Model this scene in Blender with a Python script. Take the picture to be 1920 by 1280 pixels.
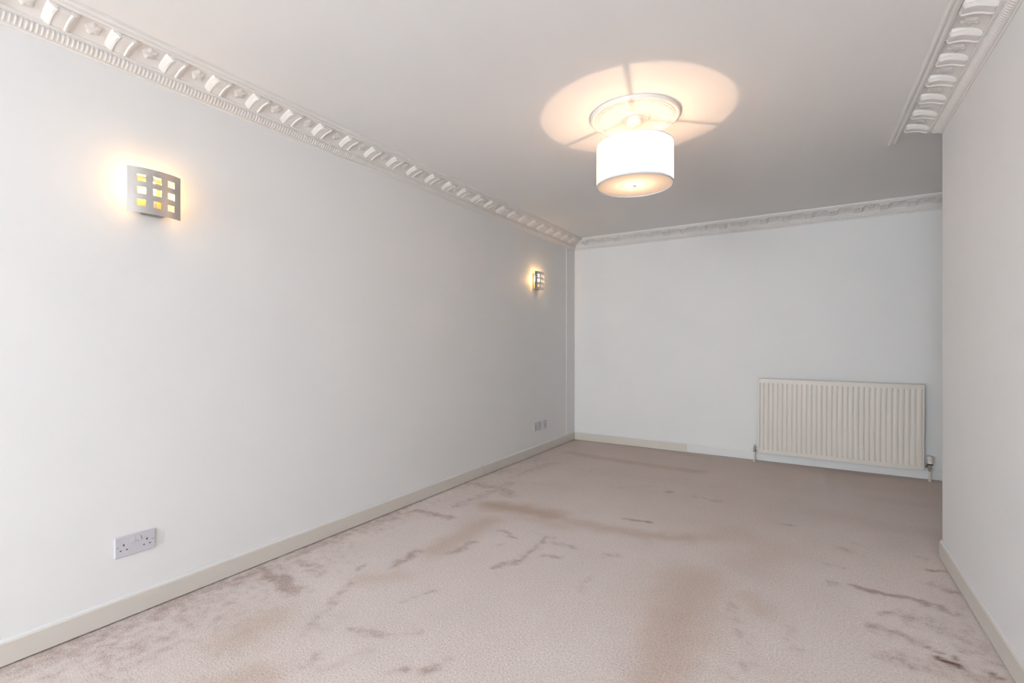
import bpy, bmesh, math, random
import numpy as np
from mathutils import Vector, Matrix, noise

for o in list(bpy.data.objects):
    bpy.data.objects.remove(o, do_unlink=True)
scene = bpy.context.scene
COL = scene.collection
R = math.radians

# ------------------------------------------------------------------ room dimensions (metres)
XL, XR, XA = -2.458, 0.602, 1.55       # left wall, right wall, end of the recess on the right
YB, YE, YF = 5.381, 3.437, -5.40       # back wall, end of the right wall, window wall behind the camera
H = 2.402                              # ceiling height

# ------------------------------------------------------------------ camera
cam_data = bpy.data.cameras.new('camera')
cam = bpy.data.objects.new('camera', cam_data)
COL.objects.link(cam)
cam.location = (0.0, 0.0, 1.15)
cam.rotation_euler = (R(90), 0, 0.5573)
cam_data.sensor_width = 36.0
cam_data.lens = 900.635 / 1920 * 36.0
cam_data.shift_y = 6.73 / 1920
cam_data.clip_start = 0.05
scene.camera = cam

# ------------------------------------------------------------------ world: bright overcast sky
world = bpy.data.worlds.new('sky')
scene.world = world
world.use_nodes = True
bg = world.node_tree.nodes['Background']
bg.inputs['Color'].default_value = (0.915, 0.94, 1.0, 1)
bg.inputs['Strength'].default_value = 19.7

# the window openings behind the camera are the daylight's way in (portals guide sampling of the sky)
WX0, WX1, WZ0, WZ1 = -2.34, -0.25, 0.06, 2.26
LW = (-5.25, -3.55, 0.10, 2.25)        # side window added unseen behind the camera to even out daylight: y range, z range
def portal(loc, rot, sx, sz):
    pl = bpy.data.lights.new('window_portal', 'AREA')
    pl.shape = 'RECTANGLE'; pl.size = sx; pl.size_y = sz
    pl.cycles.is_portal = True
    po = bpy.data.objects.new('window_portal', pl)
    COL.objects.link(po)
    po.location = loc; po.rotation_euler = rot
portal((XL - 0.16, (LW[0] + LW[1]) / 2, (LW[2] + LW[3]) / 2), (R(90), 0, R(-90)), LW[1] - LW[0], LW[3] - LW[2])
portal(((WX0 + WX1) / 2, YF - 0.16, (WZ0 + WZ1) / 2), (R(90), 0, 0), WX1 - WX0, WZ1 - WZ0)

# ------------------------------------------------------------------ exposure
scene.view_settings.view_transform = 'Standard'
scene.view_settings.look = 'None'
scene.view_settings.gamma = 1.0
scene.view_settings.use_curve_mapping = False
scene.view_settings.exposure = 0.17

# ------------------------------------------------------------------ helpers
def tag(o, label=None, cat=None, kind=None, group=None):
    if label: o['label'] = label
    if cat: o['category'] = cat
    if kind: o['kind'] = kind
    if group: o['group'] = group
    return o

def link(name, me, mat=None, parent=None):
    o = bpy.data.objects.new(name, me)
    COL.objects.link(o)
    if mat is not None and me is not None and not me.materials:
        for m in (mat if isinstance(mat, (list, tuple)) else [mat]):
            me.materials.append(m)
    if parent: o.parent = parent
    return o

def empty(name, loc=(0, 0, 0), rz=0.0):
    o = bpy.data.objects.new(name, None)
    o.empty_display_size = 0.05
    COL.objects.link(o)
    o.location = loc
    o.rotation_euler = (0, 0, rz)
    return o

def pydata(name, verts, faces, mat=None, parent=None, smooth=False, angle=None):
    me = bpy.data.meshes.new(name)
    me.from_pydata([tuple(v) for v in verts], [], [tuple(f) for f in faces])
    me.update()
    bm = bmesh.new(); bm.from_mesh(me)
    bmesh.ops.recalc_face_normals(bm, faces=bm.faces)
    bm.to_mesh(me); bm.free()
    if smooth: me.shade_smooth()
    if angle is not None: me.set_sharp_from_angle(angle=R(angle))
    return link(name, me, mat, parent)

def bm_box(bm, x0, x1, y0, y1, z0, z1, bevel=0.0, seg=2, mi=0):
    vs = [bm.verts.new(p) for p in ((x0,y0,z0),(x1,y0,z0),(x1,y1,z0),(x0,y1,z0),(x0,y0,z1),(x1,y0,z1),(x1,y1,z1),(x0,y1,z1))]
    fs = [bm.faces.new([vs[i] for i in f]) for f in ((3,2,1,0),(4,5,6,7),(0,1,5,4),(1,2,6,5),(2,3,7,6),(3,0,4,7))]
    for f in fs: f.material_index = mi
    if bevel > 0:
        es = list({e for f in fs for e in f.edges})
        bmesh.ops.bevel(bm, geom=es, offset=bevel, segments=seg, profile=0.5, affect='EDGES')
    return fs

def bm_obj(name, bm, mat=None, parent=None, smooth=False, angle=None):
    me = bpy.data.meshes.new(name)
    bmesh.ops.recalc_face_normals(bm, faces=bm.faces)
    bm.to_mesh(me); bm.free()
    if smooth: me.shade_smooth()
    if angle is not None: me.set_sharp_from_angle(angle=R(angle))
    return link(name, me, mat, parent)

def box(name, dims, mat, parent=None, bevel=0.0, seg=2):
    bm = bmesh.new()
    bm_box(bm, *dims, bevel=bevel, seg=seg)
    return bm_obj(name, bm, mat, parent)

def boxes(name, lst, mat, parent=None, bevel=0.0):
    bm = bmesh.new()
    for d in lst: bm_box(bm, *d, bevel=bevel)
    return bm_obj(name, bm, mat, parent)

def lathe(name, prof, mat, parent=None, seg=48, angle=35, loc=(0, 0, 0), axis='z'):
    """prof: list of (radius, height); radius 0 closes the shape."""
    verts, faces, rings = [], [], []
    for r, z in prof:
        if r < 1e-6:
            rings.append([len(verts)]); verts.append((0, 0, z))
        else:
            rings.append(list(range(len(verts), len(verts) + seg)))
            for i in range(seg):
                t = 2 * math.pi * i / seg
                verts.append((r * math.cos(t), r * math.sin(t), z))
    for a, b in zip(rings[:-1], rings[1:]):
        for i in range(seg):
            j = (i + 1) % seg
            if len(a) == 1 and len(b) == 1: break
            if len(a) == 1: faces.append((a[0], b[j], b[i]))
            elif len(b) == 1: faces.append((a[i], a[j], b[0]))
            else: faces.append((a[i], a[j], b[j], b[i]))
    if axis == 'x': verts = [(z, y, -x) for x, y, z in verts]
    if axis == 'y': verts = [(x, z, -y) for x, y, z in verts]
    verts = [(x + loc[0], y + loc[1], z + loc[2]) for x, y, z in verts]
    return pydata(name, verts, faces, mat, parent, smooth=True, angle=angle)

def tube(name, pts, r, mat, parent=None, seg=12):
    """round bar along a polyline"""
    verts, faces = [], []
    P = [Vector(p) for p in pts]
    n = len(P)
    for k, p in enumerate(P):
        d = (P[min(k + 1, n - 1)] - P[max(k - 1, 0)]).normalized()
        up = Vector((0, 0, 1)) if abs(d.z) < 0.9 else Vector((1, 0, 0))
        u = d.cross(up).normalized(); v = d.cross(u).normalized()
        for i in range(seg):
            t = 2 * math.pi * i / seg
            verts.append(p + u * (r * math.cos(t)) + v * (r * math.sin(t)))
    for k in range(n - 1):
        for i in range(seg):
            j = (i + 1) % seg
            faces.append((k*seg+i, k*seg+j, (k+1)*seg+j, (k+1)*seg+i))
    faces.append(tuple(range(seg))[::-1]); faces.append(tuple((n-1)*seg + i for i in range(seg)))
    return pydata(name, verts, faces, mat, parent, smooth=True, angle=40)

# ------------------------------------------------------------------ materials
def principled(name, col, rough=0.5, metal=0.0, spec=0.5):
    m = bpy.data.materials.new(name)
    m.use_nodes = True
    b = m.node_tree.nodes['Principled BSDF']
    b.inputs['Base Color'].default_value = (*col, 1)
    b.inputs['Roughness'].default_value = rough
    b.inputs['Metallic'].default_value = metal
    b.inputs['Specular IOR Level'].default_value = spec
    return m

def painted(name, col, rough=0.55, mottle=0.02, scale=3.0, bump=0.02, bscale=90.0, spec=0.3):
    """matt paint: faint mottling of the colour and roller texture"""
    m = principled(name, col, rough, spec=spec)
    nt = m.node_tree; N = nt.nodes; L = nt.links
    b = N['Principled BSDF']
    tc = N.new('ShaderNodeTexCoord')
    nz = N.new('ShaderNodeTexNoise'); nz.inputs['Scale'].default_value = scale; nz.inputs['Detail'].default_value = 4
    mx = N.new('ShaderNodeMix'); mx.data_type = 'RGBA'
    mx.inputs[6].default_value = (*[c * (1 - mottle) for c in col], 1)
    mx.inputs[7].default_value = (*[min(1, c * (1 + mottle)) for c in col], 1)
    L.new(tc.outputs['Object'], nz.inputs['Vector']); L.new(nz.outputs['Fac'], mx.inputs[0]); L.new(mx.outputs[2], b.inputs['Base Color'])
    n2 = N.new('ShaderNodeTexNoise'); n2.inputs['Scale'].default_value = bscale; n2.inputs['Detail'].default_value = 2
    bp = N.new('ShaderNodeBump'); bp.inputs['Strength'].default_value = bump; bp.inputs['Distance'].default_value = 0.01
    L.new(tc.outputs['Object'], n2.inputs['Vector']); L.new(n2.outputs['Fac'], bp.inputs['Height']); L.new(bp.outputs['Normal'], b.inputs['Normal'])
    return m

def translucent(name, col, trans=0.5, rough_noise=True):
    m = bpy.data.materials.new(name); m.use_nodes = True
    nt = m.node_tree; N = nt.nodes; L = nt.links
    N.remove(N['Principled BSDF'])
    out = N['Material Output']
    d = N.new('ShaderNodeBsdfDiffuse'); t = N.new('ShaderNodeBsdfTranslucent'); mx = N.new('ShaderNodeMixShader')
    d.inputs['Color'].default_value = (*col, 1); t.inputs['Color'].default_value = (*col, 1)
    mx.inputs[0].default_value = trans
    L.new(d.outputs[0], mx.inputs[1]); L.new(t.outputs[0], mx.inputs[2]); L.new(mx.outputs[0], out.inputs['Surface'])
    tc = N.new('ShaderNodeTexCoord'); w = N.new('ShaderNodeTexWave'); w.inputs['Scale'].default_value = 160
    w.bands_direction = 'Z'
    cr = N.new('ShaderNodeMix'); cr.data_type = 'RGBA'
    cr.inputs[6].default_value = (*[c * .985 for c in col], 1); cr.inputs[7].default_value = (*col, 1)
    L.new(tc.outputs['Object'], w.inputs['Vector']); L.new(w.outputs['Fac'], cr.inputs[0])
    L.new(cr.outputs[2], d.inputs['Color']); L.new(cr.outputs[2], t.inputs['Color'])
    return m

def emitter(name, col, strength):
    m = bpy.data.materials.new(name); m.use_nodes = True
    b = m.node_tree.nodes['Principled BSDF']
    b.inputs['Base Color'].default_value = (0.9, 0.9, 0.85, 1)
    b.inputs['Emission Color'].default_value = (*col, 1)
    b.inputs['Emission Strength'].default_value = strength
    return m

def thin_glass(name):
    m = bpy.data.materials.new(name); m.use_nodes = True
    nt = m.node_tree; N = nt.nodes; L = nt.links
    N.remove(N['Principled BSDF'])
    t = N.new('ShaderNodeBsdfTransparent'); g = N.new('ShaderNodeBsdfGlossy'); g.inputs['Roughness'].default_value = 0.02
    t.inputs['Color'].default_value = (0.95, 0.97, 0.96, 1)
    mx = N.new('ShaderNodeMixShader'); mx.inputs[0].default_value = 0.06
    L.new(t.outputs[0], mx.inputs[1]); L.new(g.outputs[0], mx.inputs[2]); L.new(mx.outputs[0], N['Material Output'].inputs['Surface'])
    return m

def brushed(name, col, rough=0.3):
    m = principled(name, col, rough, metal=1.0)
    nt = m.node_tree; N = nt.nodes; L = nt.links; b = N['Principled BSDF']
    tc = N.new('ShaderNodeTexCoord'); mp = N.new('ShaderNodeMapping'); mp.inputs['Scale'].default_value = (700, 700, 12)
    nz = N.new('ShaderNodeTexNoise'); nz.inputs['Scale'].default_value = 1.0; nz.inputs['Detail'].default_value = 3
    mr = N.new('ShaderNodeMapRange'); mr.inputs['To Min'].default_value = rough - .06; mr.inputs['To Max'].default_value = rough + .1
    L.new(tc.outputs['Object'], mp.inputs['Vector']); L.new(mp.outputs['Vector'], nz.inputs['Vector'])
    L.new(nz.outputs['Fac'], mr.inputs['Value']); L.new(mr.outputs['Result'], b.inputs['Roughness'])
    bp = N.new('ShaderNodeBump'); bp.inputs['Strength'].default_value = 0.06; bp.inputs['Distance'].default_value = 0.002
    L.new(nz.outputs['Fac'], bp.inputs['Height']); L.new(bp.outputs['Normal'], b.inputs['Normal'])
    return m

def carpet_material():
    m = principled('carpet', (0.5, 0.4, 0.35), 0.95, spec=0.1)
    nt = m.node_tree; N = nt.nodes; L = nt.links; b = N['Principled BSDF']
    b.inputs['Sheen Weight'].default_value = 0.15
    b.inputs['Sheen Roughness'].default_value = 0.5
    tc = N.new('ShaderNodeTexCoord')
    def nzt(scale, detail, rough=0.6):
        n = N.new('ShaderNodeTexNoise'); n.inputs['Scale'].default_value = scale
        n.inputs['Detail'].default_value = detail; n.inputs['Roughness'].default_value = rough
        L.new(tc.outputs['Object'], n.inputs['Vector']); return n
    def attr(nm):
        a = N.new('ShaderNodeAttribute'); a.attribute_name = nm; return a
    def math_(op, a, b_, clamp=False):
        n = N.new('ShaderNodeMath'); n.operation = op; n.use_clamp = clamp
        for i, v in ((0, a), (1, b_)):
            if isinstance(v, (int, float)): n.inputs[i].default_value = v
            else: L.new(v, n.inputs[i])
        return n.outputs[0]
    def mix(f, a, b_):
        n = N.new('ShaderNodeMix'); n.data_type = 'RGBA'
        L.new(f, n.inputs[0])
        for i, v in ((6, a), (7, b_)):
            if isinstance(v, tuple): n.inputs[i].default_value = (*v, 1)
            else: L.new(v, n.inputs[i])
        return n.outputs[2]
    fine = nzt(125, 3, 0.65)       # tufts
    mid = nzt(22, 3, 0.6)
    big = nzt(2.2, 3, 0.55)
    # base: pinkish beige, slow variation
    fb = math_('MULTIPLY_ADD', big.outputs['Fac'], 1.6); fb.node.inputs[2].default_value = -0.3; fb.node.use_clamp = True
    base = mix(fb, (0.75, 0.655, 0.625), (0.82, 0.74, 0.715))
    # brown bands, and browner carpet towards the far end
    browning = math_('MULTIPLY', attr('browning').outputs['Fac'], 1.0, True)
    c1 = mix(browning, base, (0.57, 0.43, 0.345))
    # nap lying the other way: dark patches broken up into specks by the tufts
    e1 = math_('MULTIPLY_ADD', mid.outputs['Fac'], 1.5); e1.node.inputs[2].default_value = -0.75
    e2 = math_('MULTIPLY_ADD', fine.outputs['Fac'], 2.6); e2.node.inputs[2].default_value = -1.30
    e3 = math_('ADD', math_('ADD', attr('nap').outputs['Fac'], e1), e2)
    sm = N.new('ShaderNodeMapRange'); sm.interpolation_type = 'SMOOTHSTEP'
    sm.inputs['From Min'].default_value = 0.28; sm.inputs['From Max'].default_value = 1.25
    L.new(e3, sm.inputs['Value'])
    nn = sm.outputs['Result']
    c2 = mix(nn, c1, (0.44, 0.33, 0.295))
    st = math_('MULTIPLY', attr('stain').outputs['Fac'], math_('ADD', math_('MULTIPLY', mid.outputs['Fac'], 0.8), 0.6), True)
    c3 = mix(st, c2, (0.17, 0.085, 0.05))
    # tuft-to-tuft speckle over everything
    sp = N.new('ShaderNodeMapRange'); sp.inputs['From Min'].default_value = 0.3; sp.inputs['From Max'].default_value = 0.7
    sp.inputs['To Min'].default_value = 0.76; sp.inputs['To Max'].default_value = 1.16
    L.new(fine.outputs['Fac'], sp.inputs['Value'])
    mu = N.new('ShaderNodeMix'); mu.data_type = 'RGBA'; mu.blend_type = 'MULTIPLY'; mu.inputs[0].default_value = 1.0
    cb = N.new('ShaderNodeCombineColor')
    for i in range(3): L.new(sp.outputs['Result'], cb.inputs[i])
    L.new(c3, mu.inputs[6]); L.new(cb.outputs[0], mu.inputs[7])
    L.new(mu.outputs[2], b.inputs['Base Color'])
    bp = N.new('ShaderNodeBump'); bp.inputs['Strength'].default_value = 0.5; bp.inputs['Distance'].default_value = 0.006
    L.new(fine.outputs['Fac'], bp.inputs['Height']); L.new(bp.outputs['Normal'], b.inputs['Normal'])
    return m

M_WALL = painted('wall_paint', (0.85, 0.85, 0.85), 0.55)
M_CEIL = painted('ceiling_paint', (0.88, 0.87, 0.86), 0.7, mottle=0.015)
M_PLASTER = painted('plaster_white', (0.82, 0.80, 0.78), 0.5, mottle=0.02, bump=0.03, bscale=140)
M_CREAM = painted('cream_gloss', (0.70, 0.66, 0.605), 0.35, mottle=0.03, bump=0.01, spec=0.5)
M_WHITEGLOSS = painted('white_gloss', (0.80, 0.80, 0.80), 0.35, mottle=0.03, bump=0.01, spec=0.5)
M_RAD = painted('radiator_enamel', (0.76, 0.71, 0.65), 0.35, mottle=0.02, bump=0.0, spec=0.5)
M_PLASTIC = principled('socket_plastic', (0.63, 0.61, 0.66), 0.5, spec=0.3)
M_PLASTICW = principled('white_plastic', (0.80, 0.79, 0.78), 0.4)
M_DARK = principled('dark_slot', (0.05, 0.04, 0.045), 0.6)
M_BLACK = principled('black_plastic', (0.02, 0.02, 0.02), 0.5)
M_CHROME = brushed('chrome', (0.75, 0.73, 0.70), 0.2)
M_PEWTER = brushed('dull_metal', (0.32, 0.29, 0.28), 0.35)
M_NICKEL = brushed('brushed_nickel', (0.66, 0.64, 0.62), 0.33)
M_BRASS = brushed('brass_tray', (0.80, 0.62, 0.30), 0.4)
M_SHADE = translucent('shade_fabric', (0.93, 0.91, 0.88), 0.8)
M_DIFF = translucent('diffuser_acrylic', (0.88, 0.79, 0.68), 0.06)
M_RIM = principled('shade_rim', (0.70, 0.72, 0.78), 0.5)
M_CORD = principled('cord_plastic', (0.72, 0.66, 0.52), 0.5)
M_BULB = emitter('pendant_bulb_glow', (1.0, 0.64, 0.40), 7200.0)
M_CAPS = emitter('capsule_glow', (1.0, 0.58, 0.22), 240.0)
M_GLASS = thin_glass('window_glass')
M_CARPET = carpet_material()

# ------------------------------------------------------------------ the setting
T = 0.2
o = boxes('wall_left', [(XL - T, XL, YF - T, LW[0], -0.1, H + 0.1), (XL - T, XL, LW[1], YB + T, -0.1, H + 0.1),
                        (XL - T, XL, LW[0], LW[1], -0.1, LW[2]), (XL - T, XL, LW[0], LW[1], LW[3], H + 0.1)], M_WALL)
tag(o, 'long plain white wall carrying the two metal wall lights', 'wall', 'structure')
o = box('wall_back', (XL, XA + T, YB, YB + T, -0.1, H + 0.1), M_WALL)
tag(o, 'far white wall behind the radiator', 'wall', 'structure')
o = box('wall_right', (XR, XA + T, YF - T, YE, -0.1, H + 0.1), M_WALL)
tag(o, 'near white wall at the right edge ending in an outer corner', 'wall', 'structure')
o = box('wall_recess', (XA, XA + T, YE, YB, -0.1, H + 0.1), M_WALL)
tag(o, 'white end wall of the recess behind the right wall corner', 'wall', 'structure')
o = boxes('wall_front', [(XL, WX0, YF - T, YF, -0.1, H + 0.1), (WX1, XR, YF - T, YF, -0.1, H + 0.1),
                         (WX0, WX1, YF - T, YF, -0.1, WZ0), (WX0, WX1, YF - T, YF, WZ1, H + 0.1)], M_WALL)
tag(o, 'white window wall behind the camera', 'wall', 'structure')
o = box('ceiling', (XL - T, XA + T, YF - T, YB + T, H, H + 0.1), M_CEIL)
tag(o, 'smooth off white plaster ceiling', 'ceiling', 'structure')

# windows behind the camera; the side window is added for fill daylight
def window(name, label, cx, cy, z0, wd, ht, rz, n):
    w = empty(name, (cx, cy, z0), rz)
    tag(w, label, 'window', 'structure')
    hw = wd / 2
    boxes('window_frame', [(-hw, -hw + .05, -.035, .035, 0, ht), (hw - .05, hw, -.035, .035, 0, ht), (-hw + .05, hw - .05, -.035, .035, 0, .05),
                           (-hw + .05, hw - .05, -.035, .035, ht - .05, ht)], M_WHITEGLOSS, w)
    pw = wd / n
    for k in range(1, n):
        box('mullion', (-hw + k * pw - .025, -hw + k * pw + .025, -.03, .03, .05, ht - .05), M_WHITEGLOSS, w)
    for k in range(n):
        box('pane', (-hw + k * pw + .025, -hw + (k + 1) * pw - .025, -.003, .003, .05, ht - .05), M_GLASS, w)
window('window_1', 'white framed full height window behind the camera', (WX0 + WX1) / 2, YF - .12, WZ0, WX1 - WX0, WZ1 - WZ0, 0, 3)

window('fill_window', 'added white framed side window in the left wall, unseen behind the camera', XL - .12, (LW[0] + LW[1]) / 2, LW[2], LW[1] - LW[0], LW[3] - LW[2], R(90), 3)

# carpeted floor: a fine grid carrying its marks (brown bands, lifted nap, stains) at real floor positions
STROKES = [
    ('so',-1.932,2.847,-1.698,2.901,0.11,0.95),('so',-1.698,2.901,-1.487,2.896,0.106,0.95),
    ('so',-1.477,2.878,-1.148,2.861,0.081,0.6),('so',-1.148,2.861,-0.853,2.894,0.075,0.6),
    ('so',-0.853,2.894,-0.625,2.989,0.073,0.6),('so',-1.803,2.594,-1.784,2.314,0.098,0.6),
    ('so',-1.784,2.314,-1.789,2.053,0.087,0.6),('so',-1.749,2.806,-1.564,2.777,0.097,0.45),
    ('so',-1.564,2.777,-1.331,2.778,0.092,0.45),('so',-2.188,4.7,-1.863,4.643,0.13,0.75),
    ('so',-1.863,4.643,-1.519,4.619,0.122,0.75),('so',-1.519,4.619,-1.229,4.604,0.116,0.75),
    ('so',-1.229,4.604,-0.869,4.602,0.11,0.75),('so',-0.869,4.602,-0.401,4.705,0.096,0.35),
    ('so',-0.401,4.705,0.071,4.769,0.093,0.35),('so',-0.493,2.477,-0.477,2.228,0.163,0.6),
    ('so',-0.477,2.228,-0.466,1.956,0.138,0.6),('so',-0.466,1.956,-0.445,1.665,0.113,0.6),
    ('so',-1.942,1.167,-1.907,1.017,0.12,0.5),('so',-1.628,0.959,-1.701,0.837,0.082,0.5),
    ('so',-1.851,1.631,-1.757,1.735,0.078,0.4),('so',-0.25,2.423,-0.179,2.338,0.075,0.4),
    ('so',-0.39,3.211,-0.181,3.071,0.182,0.35),('so',-0.181,3.071,-0.286,2.775,0.162,0.35),
    ('so',0.058,3.932,0.371,3.839,0.196,0.4),('so',0.371,3.839,0.66,3.866,0.184,0.4),
    ('so',0.402,4.484,0.788,4.515,0.194,0.45),('so',-0.63,3.014,-0.326,3.156,0.079,0.35),
    ('na',-2.401,1.401,-2.23,1.395,0.053,1),('na',-2.23,1.395,-2.045,1.372,0.049,1),
    ('na',-2.339,1.569,-2.211,1.575,0.044,0.7),('na',-2.211,1.575,-2.099,1.541,0.042,0.7),
    ('na',-2.416,1.637,-2.421,1.85,0.079,0.75),('na',-2.421,1.85,-2.398,2.113,0.086,0.75),
    ('na',-2.398,2.113,-2.396,2.341,0.095,0.75),('na',-2.373,1.927,-2.278,2.135,0.07,0.5),
    ('na',-2.344,2.472,-2.057,2.493,0.037,0.9),('na',-2.16,2.678,-2.141,2.974,0.055,0.6),
    ('na',-2.141,2.974,-2.121,3.403,0.062,0.6),('na',-2.423,3.215,-2.115,3.231,0.057,0.7),
    ('na',-2.115,3.231,-1.948,3.125,0.053,0.7),('na',-2.206,3.541,-2.186,3.984,0.056,0.55),
    ('na',-2.186,3.984,-2.123,4.192,0.062,0.55),('na',-2.411,0.619,-2.388,0.738,0.066,0.8),
    ('na',-2.388,0.738,-2.394,0.863,0.07,0.8),('na',-2.394,0.863,-2.368,0.949,0.074,0.8),
    ('na',-2.393,0.515,-2.355,0.59,0.056,0.7),('na',-2.416,0.968,-2.42,1.098,0.058,0.85),
    ('na',-2.42,1.098,-2.398,1.228,0.061,0.85),('na',-2.398,1.228,-2.379,1.347,0.064,0.85),
    ('na',-2.243,0.957,-2.245,1.05,0.04,0.6),('na',-2.27,0.671,-2.247,0.71,0.025,0.7),
    ('na',-2.27,0.528,-2.096,0.677,0.042,0.5),('na',-2.264,1.114,-2.254,1.202,0.036,0.5),
    ('na',-1.847,1.802,-1.849,1.904,0.03,0.9),('na',-1.849,1.904,-1.863,1.99,0.031,0.9),
    ('na',-1.979,1.677,-1.982,1.704,0.025,0.9),('na',-1.703,2.074,-1.681,2.17,0.028,0.8),
    ('na',-1.681,2.17,-1.674,2.262,0.029,0.8),('na',-1.64,2.512,-1.551,2.459,0.021,0.85),
    ('na',-1.551,2.459,-1.489,2.45,0.02,0.85),('na',-1.398,2.06,-1.342,2.153,0.021,0.8),
    ('na',-1.342,2.153,-1.338,2.285,0.022,0.8),('na',-1.338,2.285,-1.343,2.415,0.023,0.8),
    ('na',-1.343,2.415,-1.341,2.543,0.024,0.8),('na',-1.526,2.25,-1.515,2.343,0.024,0.5),
    ('na',-1.418,2.551,-1.293,2.554,0.015,0.5),('na',-1.271,2.504,-1.13,2.497,0.024,0.75),
    ('na',-1.223,2.325,-1.147,2.342,0.026,0.8),('na',-0.978,2.478,-0.892,2.548,0.027,0.55),
    ('na',-1.568,1.32,-1.475,1.327,0.028,0.75),('na',-1.475,1.327,-1.432,1.362,0.028,0.75),
    ('na',-1.386,1.383,-1.338,1.454,0.025,0.5),('na',-1.563,1.583,-1.497,1.725,0.021,0.55),
    ('na',-1.718,1.197,-1.792,1.342,0.024,0.6),('na',-1.792,1.342,-1.892,1.562,0.028,0.6),
    ('na',-1.658,1.193,-1.726,1.374,0.024,0.4),('na',-1.478,1.085,-1.436,1.19,0.022,0.5),
    ('na',-1.436,1.19,-1.415,1.247,0.023,0.5),('na',-1.531,1.069,-1.555,1.141,0.03,0.55),
    ('na',-1.255,1.214,-1.16,1.261,0.023,0.7),('na',-1.16,1.261,-1.138,1.355,0.023,0.7),
    ('na',-0.934,2.064,-0.938,2.2,0.029,0.45),('na',-1.054,3.095,-0.988,3.113,0.015,1.2),
    ('na',-0.988,3.113,-0.9,3.101,0.015,1.2),('na',-0.759,3.835,-0.57,3.806,0.037,0.6),
    ('na',-0.941,3.831,-0.93,3.87,0.023,0.9),('na',-0.164,3.538,-0.105,3.553,0.018,0.7),
    ('na',0.111,3.312,0.225,3.244,0.035,0.6),('na',0.207,3.416,0.25,3.391,0.021,0.6),
    ('na',0.047,3.026,0.138,3.018,0.018,0.75),('na',0.084,2.775,0.106,2.776,0.016,1),
    ('na',0.181,2.817,0.22,2.795,0.024,1.15),('na',0.22,2.795,0.249,2.778,0.023,1.15),
    ('na',0.251,2.802,0.311,2.805,0.023,1.1),('na',0.311,2.805,0.367,2.797,0.023,1.1),
    ('na',0.367,2.797,0.411,2.782,0.023,1.1),('na',0.413,2.793,0.471,2.793,0.022,1),
    ('na',0.471,2.793,0.498,2.735,0.022,1),('na',0.263,2.589,0.354,2.617,0.021,0.85),
    ('na',0.507,3.213,0.586,3.242,0.014,1.1),('na',0.487,3.026,0.533,3.013,0.037,0.8),
    ('na',0.533,3.013,0.566,2.987,0.037,0.8),('na',0.491,3.393,0.522,3.382,0.02,0.6),
    ('na',0.227,2.439,0.303,2.435,0.038,0.8),('na',0.303,2.435,0.356,2.408,0.037,0.8),
    ('na',0.378,2.613,0.487,2.571,0.073,0.65),('na',0.487,2.571,0.538,2.446,0.068,0.65),
    ('na',0.249,2.247,0.354,2.243,0.06,0.65),('na',0.354,2.243,0.474,2.279,0.059,0.65),
    ('na',0.474,2.279,0.526,2.27,0.058,0.65),('na',0.543,2.863,0.548,2.674,0.036,0.5),
    ('na',0.548,2.674,0.56,2.478,0.032,0.5),('na',-0.301,2.337,-0.272,2.208,0.029,0.5),
    ('na',-0.272,2.208,-0.25,2.09,0.027,0.5),('na',-0.087,2.3,-0.055,2.171,0.03,0.45),
    ('na',-0.055,2.171,-0.036,2.088,0.028,0.45),('na',-0.224,1.917,-0.205,1.902,0.025,0.6),
    ('na',-0.113,1.913,-0.096,1.904,0.019,0.6),('na',-0.272,1.814,-0.234,1.818,0.019,0.5),
    ('na',-0.22,2.13,-0.161,1.89,0.042,0.3),('na',-1.846,4.081,-1.49,4.088,0.066,0.3),
    ('na',-1.49,4.088,-1.007,4.191,0.063,0.3),('na',-1.97,3.498,-1.697,3.543,0.049,0.35),
    ('na',-1.351,3.707,-1.08,3.963,0.04,0.35),('na',-1.385,5.292,-0.884,5.226,0.049,0.5),
    ('st',0.392,2.326,0.417,2.317,0.015,1.2),('st',0.417,2.317,0.448,2.309,0.015,1.2),
    ('st',0.447,2.367,0.454,2.34,0.008,0.6),('st',0.448,2.309,0.458,2.295,0.008,0.7),
    ('st',0.37,2.393,0.387,2.378,0.01,0.5),('st',0.387,2.378,0.412,2.371,0.01,0.5),
    ('st',0.533,2.322,0.543,2.309,0.012,0.75),('st',0.543,2.309,0.552,2.296,0.012,0.75),
]
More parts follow.
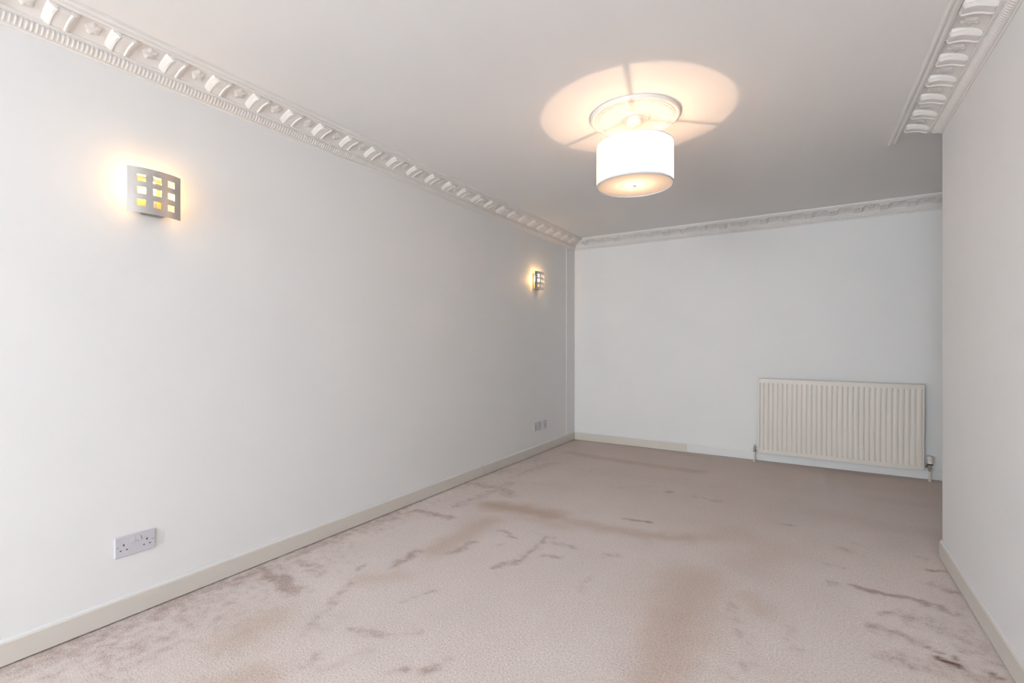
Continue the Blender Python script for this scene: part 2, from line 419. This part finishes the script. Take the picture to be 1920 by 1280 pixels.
def build_floor():
    st = 0.018
    nx = int((XA - XL) / st) + 1; ny = int((YB - YF) / st) + 1
    xs = np.linspace(XL, XA, nx); ys = np.linspace(YF, YB, ny)
    X, Y = np.meshgrid(xs, ys)
    # wobble so that the marks get ragged outlines
    rng = np.random.default_rng(4)
    def wob(seed, sc):
        r = np.random.default_rng(seed)
        out = np.zeros_like(X)
        for k in range(14):
            a = r.uniform(0, 2 * np.pi); fq = sc * r.uniform(.6, 2.2); ph = r.uniform(0, 6.28)
            out += np.sin(fq * (np.cos(a) * X + np.sin(a) * Y) + ph)
        return out / 14 * 2
    Xw = X + .022 * wob(1, 22) + .012 * wob(3, 60); Yw = Y + .022 * wob(2, 22) + .012 * wob(5, 60)
    ch = {'so': np.zeros_like(X), 'na': np.zeros_like(X), 'st': np.zeros_like(X)}
    for k, x0, y0, x1, y1, r, s in STROKES:
        PX, PY = (X, Y) if k == 'st' else (Xw, Yw)
        dx, dy = x1 - x0, y1 - y0
        t = np.clip(((PX - x0) * dx + (PY - y0) * dy) / max(dx * dx + dy * dy, 1e-6), 0, 1)
        d = np.hypot(PX - x0 - t * dx, PY - y0 - t * dy)
        q = d / (r * {'so': 1.1, 'na': 1.25, 'st': 0.95}[k])
        g = np.exp(-np.power(q, 3.0 if k == 'st' else 2.0)) * s
        ch[k] = np.maximum(ch[k], g)
    # a darker strip hugging the left wall, wider towards the camera
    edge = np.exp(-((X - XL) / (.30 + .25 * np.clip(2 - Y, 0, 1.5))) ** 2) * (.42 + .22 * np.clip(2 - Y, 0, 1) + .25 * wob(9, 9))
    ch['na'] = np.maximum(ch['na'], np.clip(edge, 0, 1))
    # carpet colour turns browner towards the far end
    ch['so'] = np.maximum(ch['so'], np.clip((Y - 2.6) / 2.6, 0, 1) * (.50 + .12 * wob(12, 3)) )
    ch['so'] = np.clip(ch['so'] + .10 * wob(15, 2.2), 0, 1.2)
    Z = np.zeros_like(X)
    verts = np.stack([X, Y, Z], -1).reshape(-1, 3)
    me = bpy.data.meshes.new('floor')
    idx = np.arange(nx * ny).reshape(ny, nx)
    f = np.stack([idx[:-1, :-1], idx[:-1, 1:], idx[1:, 1:], idx[1:, :-1]], -1).reshape(-1, 4)
    me.vertices.add(len(verts)); me.vertices.foreach_set('co', verts.ravel())
    me.loops.add(f.size); me.loops.foreach_set('vertex_index', f.ravel().astype(np.int32))
    me.polygons.add(len(f)); me.polygons.foreach_set('loop_start', np.arange(0, f.size, 4, dtype=np.int32))
    me.update(calc_edges=True)
    for nm, k in (('browning', 'so'), ('nap', 'na'), ('stain', 'st')):
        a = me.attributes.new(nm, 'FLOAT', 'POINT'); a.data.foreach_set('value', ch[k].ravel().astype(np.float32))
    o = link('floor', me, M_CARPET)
    tag(o, 'worn pinkish beige carpet covering the whole floor', 'carpet', 'structure')
build_floor()

# skirting boards: moulded face with a small ledge; ledge painted with the walls
def skirting(name, parent, p0, p1, out, mat, face_h=0.083, th=0.014, mitre0=0, mitre1=0):
    """board from p0 to p1 (x, y on the wall line); out = unit direction into the room"""
    prof = [(0, .006), (th, .006), (th, face_h), (th - .004, face_h + .004), (th - .005, face_h + .009), (th - .008, face_h + .013), (0, face_h + .014)]
    d = Vector((p1[0] - p0[0], p1[1] - p0[1], 0)); ln = d.length; d.normalize()
    n = Vector((out[0], out[1], 0))
    verts, faces = [], []
    for s, mt in ((0, mitre0), (ln, mitre1)):
        for a, z in prof:
            v = Vector((p0[0], p0[1], 0)) + d * (s + mt * a) + n * a; v.z = z
            verts.append(v)
    k = len(prof)
    for i in range(k):
        j = (i + 1) % k
        faces.append((i, j, k + j, k + i))
    faces.append(tuple(range(k))[::-1]); faces.append(tuple(range(k, 2 * k)))
    o = pydata(name, verts, faces, None, parent)
    o.data.materials.append(mat); o.data.materials.append(M_WHITEGLOSS)
    for i, pgn in enumerate(o.data.polygons):
        if i in (3, 4, 5): pgn.material_index = 1
    return o

b = empty('baseboard_left', (0, 0, 0)); tag(b, 'cream skirting along the left wall under the wall lights', 'skirting', 'structure')
skirting('skirting_board', b, (XL, YF), (XL, 3.449), (1, 0), M_CREAM)
skirting('skirting_board', b, (XL, 3.453), (XL, YB), (1, 0), M_CREAM, mitre1=-1)
b = empty('baseboard_back', (0, 0, 0)); tag(b, 'skirting along the far wall passing below the radiator', 'skirting', 'structure')
skirting('skirting_board', b, (XL, YB), (-1.136, YB), (0, -1), M_CREAM, mitre0=1)
skirting('skirting_board', b, (-1.134, YB), (XA, YB), (0, -1), M_WHITEGLOSS, face_h=.080)
b = empty('baseboard_right', (0, 0, 0)); tag(b, 'cream skirting with chipped white ledge below the right wall', 'skirting', 'structure')
skirting('skirting_board', b, (XR, YF), (XR, YE), (-1, 0), M_CREAM, mitre1=0)

# shallow boxed strip in the far left corner
o = box('trim_1', (XL, XL + .006, 5.153, YB, .097, H - .103), M_WALL, bevel=.002)
tag(o, 'narrow boxed strip running up the far left corner', 'boxing', 'structure')

# ------------------------------------------------------------------ cornices
PROF = [(0, .104), (.005, .104), (.009, .100), (.009, .095), (.013, .094), (.024, .087), (.032, .077), (.035, .067),
        (.041, .066), (.041, .060), (.046, .058), (.046, .052), (.050, .050), (.065, .039), (.085, .029), (.110, .021), (.130, .017), (.147, .016),
        (.149, .023), (.153, .025), (.162, .025), (.166, .022), (.168, .015), (.171, .014), (.174, .017), (.181, .017), (.186, .012), (.187, .006), (.187, 0)]
PANEL = [p for p in PROF if .046 <= p[0] <= .147 and p[1] <= .052]
def panel_b(a):
    return float(np.interp(a, [p[0] for p in PANEL], [p[1] for p in PANEL]))

def modillion_mesh():
    stations = [(.148, .017), (.148, .025), (.145, .026), (.145, .032), (.142, .033), (.142, .039), (.137, .042), (.124, .042), (.108, .043), (.092, .046),
                (.078, .051), (.066, .057), (.057, .061), (.050, .062), (.046, .060), (.046, .052)]
    cross = [(-.050, .2), (-.043, .0120), (-.039, .0105), (-.029, .001), (-.022, .0), (-.017, .004), (-.006, .003), (.006, .003), (.017, .004), (.022, .0), (.029, .001),
             (.039, .0105), (.043, .0120), (.050, .2)]
    verts, faces = [], []
    for a, B in stations:
        for s, db in cross:
            b_ = max(panel_b(a) - .003, panel_b(a) + .86 * (B - panel_b(a)) - db * .9)
            verts.append((s, a, -b_))
    k = len(cross)
    for i in range(len(stations) - 1):
        for j in range(k - 1):
            faces.append((i*k+j, i*k+j+1, (i+1)*k+j+1, (i+1)*k+j))
    me = bpy.data.meshes.new('modillion')
    me.from_pydata(verts, [], faces); me.update()
    bm = bmesh.new(); bm.from_mesh(me)
    bmesh.ops.remove_doubles(bm, verts=bm.verts, dist=.0002)
    bmesh.ops.recalc_face_normals(bm, faces=bm.faces)
    up = sum(1 for f in bm.faces if f.normal.z > 0.1); dn = sum(1 for f in bm.faces if f.normal.z < -0.1)
    if up > dn: bmesh.ops.reverse_faces(bm, faces=bm.faces)
    bm.to_mesh(me); bm.free()
    me.shade_smooth(); me.set_sharp_from_angle(angle=R(32)); me.materials.append(M_PLASTER)
    return me

def rosette_mesh():
    """small carved leaf: five lobes round a boss, slightly domed"""
    verts, faces = [], []
    cx, cy = 0, .098
    n = 20
    verts.append((cx, cy, -(panel_b(cy) + .010)))
    for ring, (rr, hgt) in enumerate(((.35, .006), (.7, .010), (1.0, -.001))):
        for i in range(n):
            t = 2 * math.pi * i / n
            lobe = 1 - .22 * (0.5 - 0.5 * math.cos(5 * t)) * (ring > 0)
            x = cx + .030 * rr * lobe * math.cos(t); y = cy + .034 * rr * lobe * math.sin(t)
            hh_ = hgt * (1 - .45 * (0.5 - 0.5 * math.cos(5 * t)) * (ring == 1))
            verts.append((x, y, -(panel_b(y) + hh_)))
    for i in range(n):
        j = (i + 1) % n
        faces.append((0, 1 + i, 1 + j))
        for r_ in range(2):
            faces.append((1 + r_*n + i, 1 + (r_+1)*n + i, 1 + (r_+1)*n + j, 1 + r_*n + j))
    me = bpy.data.meshes.new('rosette'); me.from_pydata(verts, [], faces); me.update()
    bm = bmesh.new(); bm.from_mesh(me); bmesh.ops.recalc_face_normals(bm, faces=bm.faces)
    if sum(f.normal.z for f in bm.faces) > 0: bmesh.ops.reverse_faces(bm, faces=bm.faces)
    bm.to_mesh(me); bm.free()
    me.shade_smooth(); me.materials.append(M_PLASTER)
    return me

ME_MOD, ME_ROS = modillion_mesh(), rosette_mesh()

def cornice(name, label, frame, s0, s1, end0, end1, positions, scale=None, bead_pitch=.0145):
    """frame(s, a, b) -> world; end0/end1(a) shift of the ends along s for the mitre"""
    root = empty(name); tag(root, label, 'cornice', 'structure')
    sc = scale or (lambda s: 1.0)
    verts, faces = [], []
    k = len(PROF)
    ss = np.linspace(0, 1, 9)
    for t in ss:
        for a, b_ in PROF:
            lo = s0 + end0(a); hi = s1 + end1(a)
            s = lo + (hi - lo) * t
            verts.append(frame(s, a * sc(s), b_))
    # closing line in the wall/ceiling corner
    base = len(verts)
    for t in ss:
        lo = s0 + end0(0); hi = s1 + end1(0); verts.append(frame(lo + (hi - lo) * t, 0, 0))
    n = len(ss)
    for i in range(n - 1):
        for j in range(k - 1):
            faces.append((i*k+j, i*k+j+1, (i+1)*k+j+1, (i+1)*k+j))
        faces.append((i*k+k-1, base+i, base+i+1, (i+1)*k+k-1)); faces.append((base+i, i*k, (i+1)*k, base+i+1))
    faces.append(tuple(range(k)) + (base,)); faces.append(tuple((n-1)*k + j for j in range(k)) + (base + n - 1,))
    pydata('moulding', verts, faces, M_PLASTER, root, smooth=True, angle=28)
    # ribbed ovolo low on the wall
    verts, faces = [], []
    lo = s0 + .05; hi = s1 - .05 if end1(.2) <= 0 else s1
    s = lo
    rib = [(.012, .0965), (.0175, .0945), (.0265, .0905), (.0355, .0795), (.0385, .0680), (.036, .0665)]
    hw_ = bead_pitch * .34
    while s < hi:
        i0 = len(verts)
        for a, b_ in rib:
            ins = .004
            verts.append(frame(s - hw_, max(a - ins, 0) * sc(s), b_ - ins * .5)); verts.append(frame(s, a * sc(s), b_)); verts.append(frame(s + hw_, max(a - ins, 0) * sc(s), b_ - ins * .5))
        for q in range(len(rib) - 1):
            for e in range(2):
                faces.append((i0 + q*3 + e, i0 + q*3 + e + 1, i0 + (q+1)*3 + e + 1, i0 + (q+1)*3 + e))
        s += bead_pitch
    o = pydata('ribbed_band', verts, faces, M_PLASTER, root, smooth=True)
    o['kind'] = 'stuff'
    Rz = {'left': R(-90), 'back': R(180), 'right': R(90)}[frame.side]
    for i, p in enumerate(positions):
        m = link('modillion', ME_MOD, None, root)
        m.location = frame(p, 0, 0); m.rotation_euler = (0, 0, Rz); m.scale = (1, sc(p), 1)
        if i + 1 < len(positions):
            q = (p + positions[i + 1]) / 2
            r_ = link('rosette', ME_ROS, None, root)
            r_.location = frame(q, 0, 0); r_.rotation_euler = (0, 0, Rz); r_.scale = (1, sc(q), 1)
    return root

def fr_left(s, a, b): return Vector((XL + a, s, H - b))
def fr_back(s, a, b): return Vector((s, YB - a, H - b))
def fr_right(s, a, b): return Vector((XR - a, s, H - b))
fr_left.side, fr_back.side, fr_right.side = 'left', 'back', 'right'
PITCH = .1875
ly = [y for y in np.arange(.628 - 20 * PITCH, YB - .17, PITCH) if y > YF + .1]
cornice('trim_2', 'ornate white plaster cornice along the top of the left wall', fr_left, YF, YB, lambda a: 0, lambda a: -a, ly)
bx = [x for x in np.arange(-2.275, XA - .1, .1878)]
cornice('trim_3', 'ornate white plaster cornice along the top of the far wall', fr_back, XL, XA, lambda a: a, lambda a: 0, bx)
ry = [y for y in np.arange(3.505 - 40 * .1905, 3.52, .1905) if y > YF + .1]
cornice('trim_4', 'ornate white plaster cornice above the near right wall, cut off at the corner', fr_right, YF, YE, lambda a: 0, lambda a: .34 * a / .187, ry,
        scale=lambda s: min(1.06, max(.93, .945 + .078 * (s - 2.4))))

# ------------------------------------------------------------------ ceiling rose and pendant
PX, PY = -0.822, 2.588
cr = empty('ceiling_rose', (PX, PY, H)); tag(cr, 'round white plaster ceiling rose with beaded rim above the drum lamp', 'ceiling rose')
lathe('medallion', [(.238, 0), (.239, -.008), (.236, -.015), (.230, -.019), (.223, -.019), (.218, -.014), (.214, -.013), (.212, -.017), (.206, -.018), (.203, -.012), (.192, -.011),
                    (.189, -.014), (.185, -.012), (.120, -.010), (.085, -.011), (.078, -.017), (.070, -.019), (.063, -.014), (.056, -.013), (.02, -.013), (0, -.013)], M_PLASTER, cr, seg=96)
bm = bmesh.new()
for i in range(84):
    t = 2 * math.pi * i / 84
    bmesh.ops.create_icosphere(bm, subdivisions=1, radius=.0056, matrix=Matrix.Translation((.1975 * math.cos(t), .1975 * math.sin(t), -.0125)))
o = bm_obj('bead_ring', bm, M_PLASTER, cr, smooth=True); o['kind'] = 'stuff'

pd = empty('pendant_lamp', (PX, PY, 0)); tag(pd, 'lit white fabric drum pendant hanging from the ceiling rose', 'pendant lamp')
ZT, ZB, RS = 2.240, 2.022, .2035
lathe('ceiling_cup', [(.046, H - .013), (.046, H - .020), (.043, H - .021), (.043, H - .046), (.040, H - .051), (.012, H - .054), (.010, H - .060), (0, H - .060)], M_PLASTICW, pd, seg=48)
tube('cord', [(0, 0, H - .058), (0, 0, ZT - .005)], .0035, M_CORD, pd)
lathe('lamp_holder', [(0, ZT + .006), (.012, ZT + .004), (.017, ZT - .006), (.019, ZT - .030), (.019, ZT - .052), (.014, ZT - .056), (0, ZT - .056)], M_PLASTICW, pd, seg=24)
bl = lathe('bulb', [(0, ZT - 0.0965), (0.0089, ZT - 0.0965), (0.0089, ZT - 0.0996), (0.0078, ZT - 0.1026), (0.0058, ZT - 0.1050), (0.0031, ZT - 0.1065), (0, ZT - 0.1071)], M_BULB, pd, seg=24, angle=80)
lathe('bulb_base', [(0, ZT - .054), (.0125, ZT - .055), (.0135, ZT - .062), (.0150, ZT - .070), (.0140, ZT - .080), (.0100, ZT - .092), (.0089, ZT - .0968), (0, ZT - .0968)], M_PLASTICW, bl, seg=32)
sh = lathe('shade', [(RS, ZT), (RS, ZT - .07), (RS, ZT - .14), (RS, ZB)], M_SHADE, pd, seg=96)
for z0, hr, nm in ((ZT, .004, 'top_rim'), (ZB + .007, .010, 'bottom_rim')):
    lathe(nm, [(RS + .0025, z0), (RS + .0025, z0 - hr), (RS - .004, z0 - hr), (RS - .004, z0), (RS + .0025, z0)], M_RIM, sh, seg=96)
lathe('diffuser', [(RS - .004, ZB + .004), (.12, ZB + .004), (.05, ZB + .004), (0, ZB + .004)], M_DIFF, pd, seg=96)
lathe('diffuser_finial', [(0, ZB + .004), (.010, ZB + .004), (.010, ZB - .002), (.006, ZB - .005), (0, ZB - .006)], M_PLASTICW, pd, seg=20)
lathe('spider_ring', [(.021, ZT - .012), (.027, ZT - .012), (.027, ZT - .015), (.021, ZT - .015), (.021, ZT - .012)], M_PLASTICW, pd, seg=32)
for ang in (-76.5, 42.5, 162.5):
    t = R(ang); c_, s_ = math.cos(t), math.sin(t)
    tube('spider_arm', [(.024 * c_, .024 * s_, ZT - .0135), (.10 * c_, .10 * s_, ZT - .0135), ((RS - .001) * c_, (RS - .001) * s_, ZT - .004)], .0055, M_PLASTICW, pd, seg=8)

# ------------------------------------------------------------------ wall lights
def plate_mesh():
    W, Hh = .100, .095
    cs = [-.0155, .0155]
    sx = sorted({round(v, 4) for c in (-.0555, 0, .0555) for v in (c - .0148, c + .0148)} | {-W, W, -.085, .085, -.035, .035, 0, -.0555, .0555})
    sz = sorted({round(v, 4) for c in (-.0525, -.0005, .0515) for v in (c - .0142, c + .0142)} | {-Hh, Hh})
    holes_x = [(c - .0148, c + .0148) for c in (-.0555, 0, .0555)]
    holes_z = [(c - .0142, c + .0142) for c in (-.0525, -.0005, .0515)]
    def a_(s): return .048 + .026 * (1 - (s / W) ** 2)
    bm = bmesh.new()
    g = [[bm.verts.new((s, a_(s), z)) for z in sz] for s in sx]
    for i in range(len(sx) - 1):
        for j in range(len(sz) - 1):
            ms, mz = (sx[i] + sx[i+1]) / 2, (sz[j] + sz[j+1]) / 2
            if any(a < ms < b for a, b in holes_x) and any(a < mz < b for a, b in holes_z): continue
            bm.faces.new((g[i][j], g[i+1][j], g[i+1][j+1], g[i][j+1]))
    for v in [v for v in bm.verts if not v.link_faces]: bm.verts.remove(v)
    bmesh.ops.recalc_face_normals(bm, faces=bm.faces)
    if sum(f.normal.y for f in bm.faces) < 0: bmesh.ops.reverse_faces(bm, faces=bm.faces)
    bmesh.ops.solidify(bm, geom=list(bm.faces), thickness=.0022)
    me = bpy.data.meshes.new('perforated_plate')
    bm.to_mesh(me); bm.free()
    me.shade_smooth(); me.set_sharp_from_angle(angle=R(35)); me.materials.append(M_NICKEL)
    return me
ME_PLATE = plate_mesh()
def sconce(y, z, label):
    t = empty('wall_light', (XL, y, z), R(-90)); tag(t, label, 'wall light', group='perforated metal wall lights')
    link('perforated_plate', ME_PLATE, None, t)
    box('back_tray', (-.052, .052, 0, .012, -.082, .070), M_BRASS, t, bevel=.002)
    box('bracket', (-.040, .040, .012, .060, -.092, -.080), M_PEWTER, t, bevel=.002)
    box('bracket_front', (-.012, .012, .060, .0735, -.090, -.082), M_PEWTER, t)
    lathe('lamp_holder', [(0, 0), (.011, 0), (.011, .068), (.008, .076), (0, .076)], M_PLASTICW, t, seg=20, loc=(0, .036, -.080))
    lathe('bulb', [(0, 0), (.006, 0), (.0075, .006), (.0075, .050), (.005, .056), (0, .058)], M_CAPS, t, seg=16, angle=80, loc=(0, .036, -.004))
    return t
sconce(.946, 1.803, 'curved brushed metal wall light with nine square holes above the near double socket')
sconce(4.412, 1.818, 'curved metal wall light with nine square holes close to the far corner')

# ------------------------------------------------------------------ sockets on the left wall
def double_socket(y, z, label, w=.146, h=.086):
    t = empty('double_socket', (XL, y, z), R(-90)); tag(t, label, 'socket', group='double sockets on the left wall')
    fp = box('faceplate', (-w/2, w/2, 0, .0095, -h/2, h/2), M_PLASTIC, t, bevel=.004, seg=3)
    for sgn in (-1, 1):
        sw = bmesh.new()
        # rocker: wedge tilted forward at the bottom
        x0, x1 = sgn * .0115 - .0065, sgn * .0115 + .0065
        v = [sw.verts.new(p) for p in ((x0, .0094, .012), (x1, .0094, .012), (x1, .0094, .031), (x0, .0094, .031), (x0, .0145, .012), (x1, .0145, .012), (x1, .0105, .031), (x0, .0105, .031))]
        for f in ((0,1,5,4), (1,2,6,5), (2,3,7,6), (3,0,4,7), (4,5,6,7), (0,3,2,1)): sw.faces.new([v[i] for i in f])
        bm_obj('rocker_switch', sw, M_PLASTIC, t)
        cx = sgn * .0415
        # shallow raised socket outlet with earth slot above and the two pin slots below
        box('pin_slot', (cx - .0023, cx + .0023, .0090, .0098, .0025, .0110), M_DARK, t)
        box('pin_slot', (cx - .0145, cx - .0075, .0090, .0098, -.0165, -.0125), M_DARK, t)
        box('pin_slot', (cx + .0075, cx + .0145, .0090, .0098, -.0165, -.0125), M_DARK, t)
        ox = cx + sgn * .0215
        sc_ = box('screw_slot', (-.0042, .0042, .0090, .0098, -.0009, .0009), M_DARK, t)
        sc_.location = (ox, 0, .001); sc_.rotation_euler = (0, R(35), 0)
    return t
double_socket(.8905, .3035, 'white double socket with two rocker switches below the nearest wall light')
double_socket(4.4455, .294, 'white double socket low on the wall near the far corner')
t = empty('aerial_plate', (XL, 4.606, .294), R(-90)); tag(t, 'small square white outlet plate right of the far double socket', 'outlet plate')
box('faceplate', (-.043, .043, 0, .0095, -.043, .043), M_PLASTIC, t, bevel=.004, seg=3)
lathe('aerial_port', [(0, .0125), (.0022, .0125), (.0022, .0105), (.0055, .0105), (.006, .0090), (0, .0090)], M_DARK, t, seg=16, axis='y')

# ------------------------------------------------------------------ radiator
def radiator():
    W, Z0, Z1 = 1.254, .0, .729
    root = empty('radiator', (.181, YB, .0905)); root.rotation_euler = (0, R(.38), 0)
    tag(root, 'cream pressed steel panel radiator under the far wall with fluted front', 'radiator')
    yf = -.098        # front face, relative to the wall
    # fluted front sheet with plain top and bottom rails
    n = 31
    verts, faces = [], []
    x0, x1 = -W/2 + .012, W/2 - .012
    pitch = (x1 - x0) / n
    xs, dep = [], []
    for i in range(n):
        b0 = x0 + i * pitch
        for fr_, d in ((.0, .008), (.06, .0075), (.14, .0012), (.20, 0), (.80, 0), (.86, .0012), (.94, .0075)):
            xs.append(b0 + fr_ * pitch); dep.append(d)
    xs.append(x1); dep.append(.008)
    zrows = [(0.008, 0), (.038, 0), (.052, 1), (Z1 - .056, 1), (Z1 - .042, 0), (Z1 - .006, 0)]
    for z, k in zrows:
        for x, d in zip(xs, dep):
            verts.append((x, yf + d * k, z))
    m = len(xs)
    for r_ in range(len(zrows) - 1):
        for i in range(m - 1):
            faces.append((r_*m+i, r_*m+i+1, (r_+1)*m+i+1, (r_+1)*m+i))
    pydata('front_panel', verts, faces, M_RAD, root, smooth=True, angle=25)
    # seam flange framing the sheet, back sheet
    boxes('seam_flange', [(-W/2, W/2, yf + .004, yf + .012, 0, .008), (-W/2, W/2, yf + .004, yf + .012, Z1 - .006, Z1),
                          (-W/2, -W/2 + .012, yf - .002, yf + .012, 0.008, Z1 - .006), (W/2 - .012, W/2, yf - .002, yf + .012, 0.008, Z1 - .006)], M_RAD, root, bevel=.0015)
    box('back_panel', (-W/2 + .004, W/2 - .004, yf + .0125, yf + .030, .004, Z1 - .004), M_RAD, root, bevel=.004)
    for x in (-.46, .46):
        for z in (.10, Z1 - .12):
            box('wall_bracket', (x - .015, x + .015, yf + .030, -.001, z - .03, z + .03), M_RAD, root)
    for s in (-1, 1):
        lathe('tapping_boss', [(0, -.02), (.013, -.02), (.013, .010), (.010, .014), (0, .014)] if s > 0 else [(0, .02), (.013, .02), (.013, -.010), (.010, -.014), (0, -.014)], M_RAD, root, seg=20,
              loc=(s * (W/2 - .004), yf + .020, .034), axis='x')
    return root
radiator()
yv = YB - .078
v = empty('radiator_valve', (-.477, yv, 0)); tag(v, 'bare dark metal lockshield valve on the pipe left of the radiator', 'valve')
lathe('pipe', [(0, .0), (.0075, .0), (.0075, .102), (0, .102)], M_RAD, v, seg=16)
lathe('floor_collar', [(.0076, .0), (.014, .0), (.013, .006), (.0076, .008)], M_RAD, v, seg=16)
lathe('compression_nut', [(0, .094), (.0125, .094), (.0125, .110), (0, .110)], M_PEWTER, v, seg=6, angle=20)
lathe('valve_body', [(0, .108), (.010, .108), (.0115, .118), (.0115, .134), (.008, .140), (0, .140)], M_PEWTER, v, seg=18)
lathe('spindle', [(0, .138), (.0085, .139), (.007, .150), (.0035, .164), (0, .166)], M_PEWTER, v, seg=12)
lathe('union_nut', [(0, .006), (.009, .006), (.012, .012), (.012, .024), (.009, .027), (0, .027)], M_CHROME, v, seg=6, angle=20, loc=(0, 0, .126), axis='x')
v = empty('thermostatic_valve', (.848, yv, 0)); tag(v, 'ribbed cream thermostatic valve on the pipe right of the radiator', 'valve')
lathe('pipe', [(0, .0), (.008, .0), (.008, .090), (0, .090)], M_RAD, v, seg=16)
lathe('floor_collar', [(.0081, .0), (.015, .0), (.014, .006), (.0081, .008)], M_RAD, v, seg=16)
lathe('compression_nut', [(0, .084), (.0135, .084), (.0135, .100), (0, .100)], M_CHROME, v, seg=6, angle=20)
lathe('valve_body', [(0, .098), (.011, .098), (.0125, .108), (.0125, .128), (.016, .132), (.016, .140), (0, .140)], M_CHROME, v, seg=20)
lathe('union_nut', [(0, -.006), (.009, -.006), (.0125, -.012), (.0125, -.026), (.009, -.030), (0, -.030)], M_CHROME, v, seg=6, angle=20, loc=(0, 0, .118), axis='x')
lathe('black_ring', [(0, .138), (.017, .138), (.0225, .144), (.0225, .150), (0, .150)], M_BLACK, v, seg=28)
hd = lathe('thermostat_head', [(0, .149), (.022, .149), (.0238, .156), (.0238, .171), (.0200, .176), (.0192, .206), (.016, .211), (0, .212)], M_RAD, v, seg=32)
for i in range(14):
    t_ = 2 * math.pi * i / 14
    rb = box('grip_rib', (-.0024, .0024, .0175, .0236, .176, .207), M_RAD, hd, bevel=.0008, seg=1)
    rb.rotation_euler = (0, 0, t_)
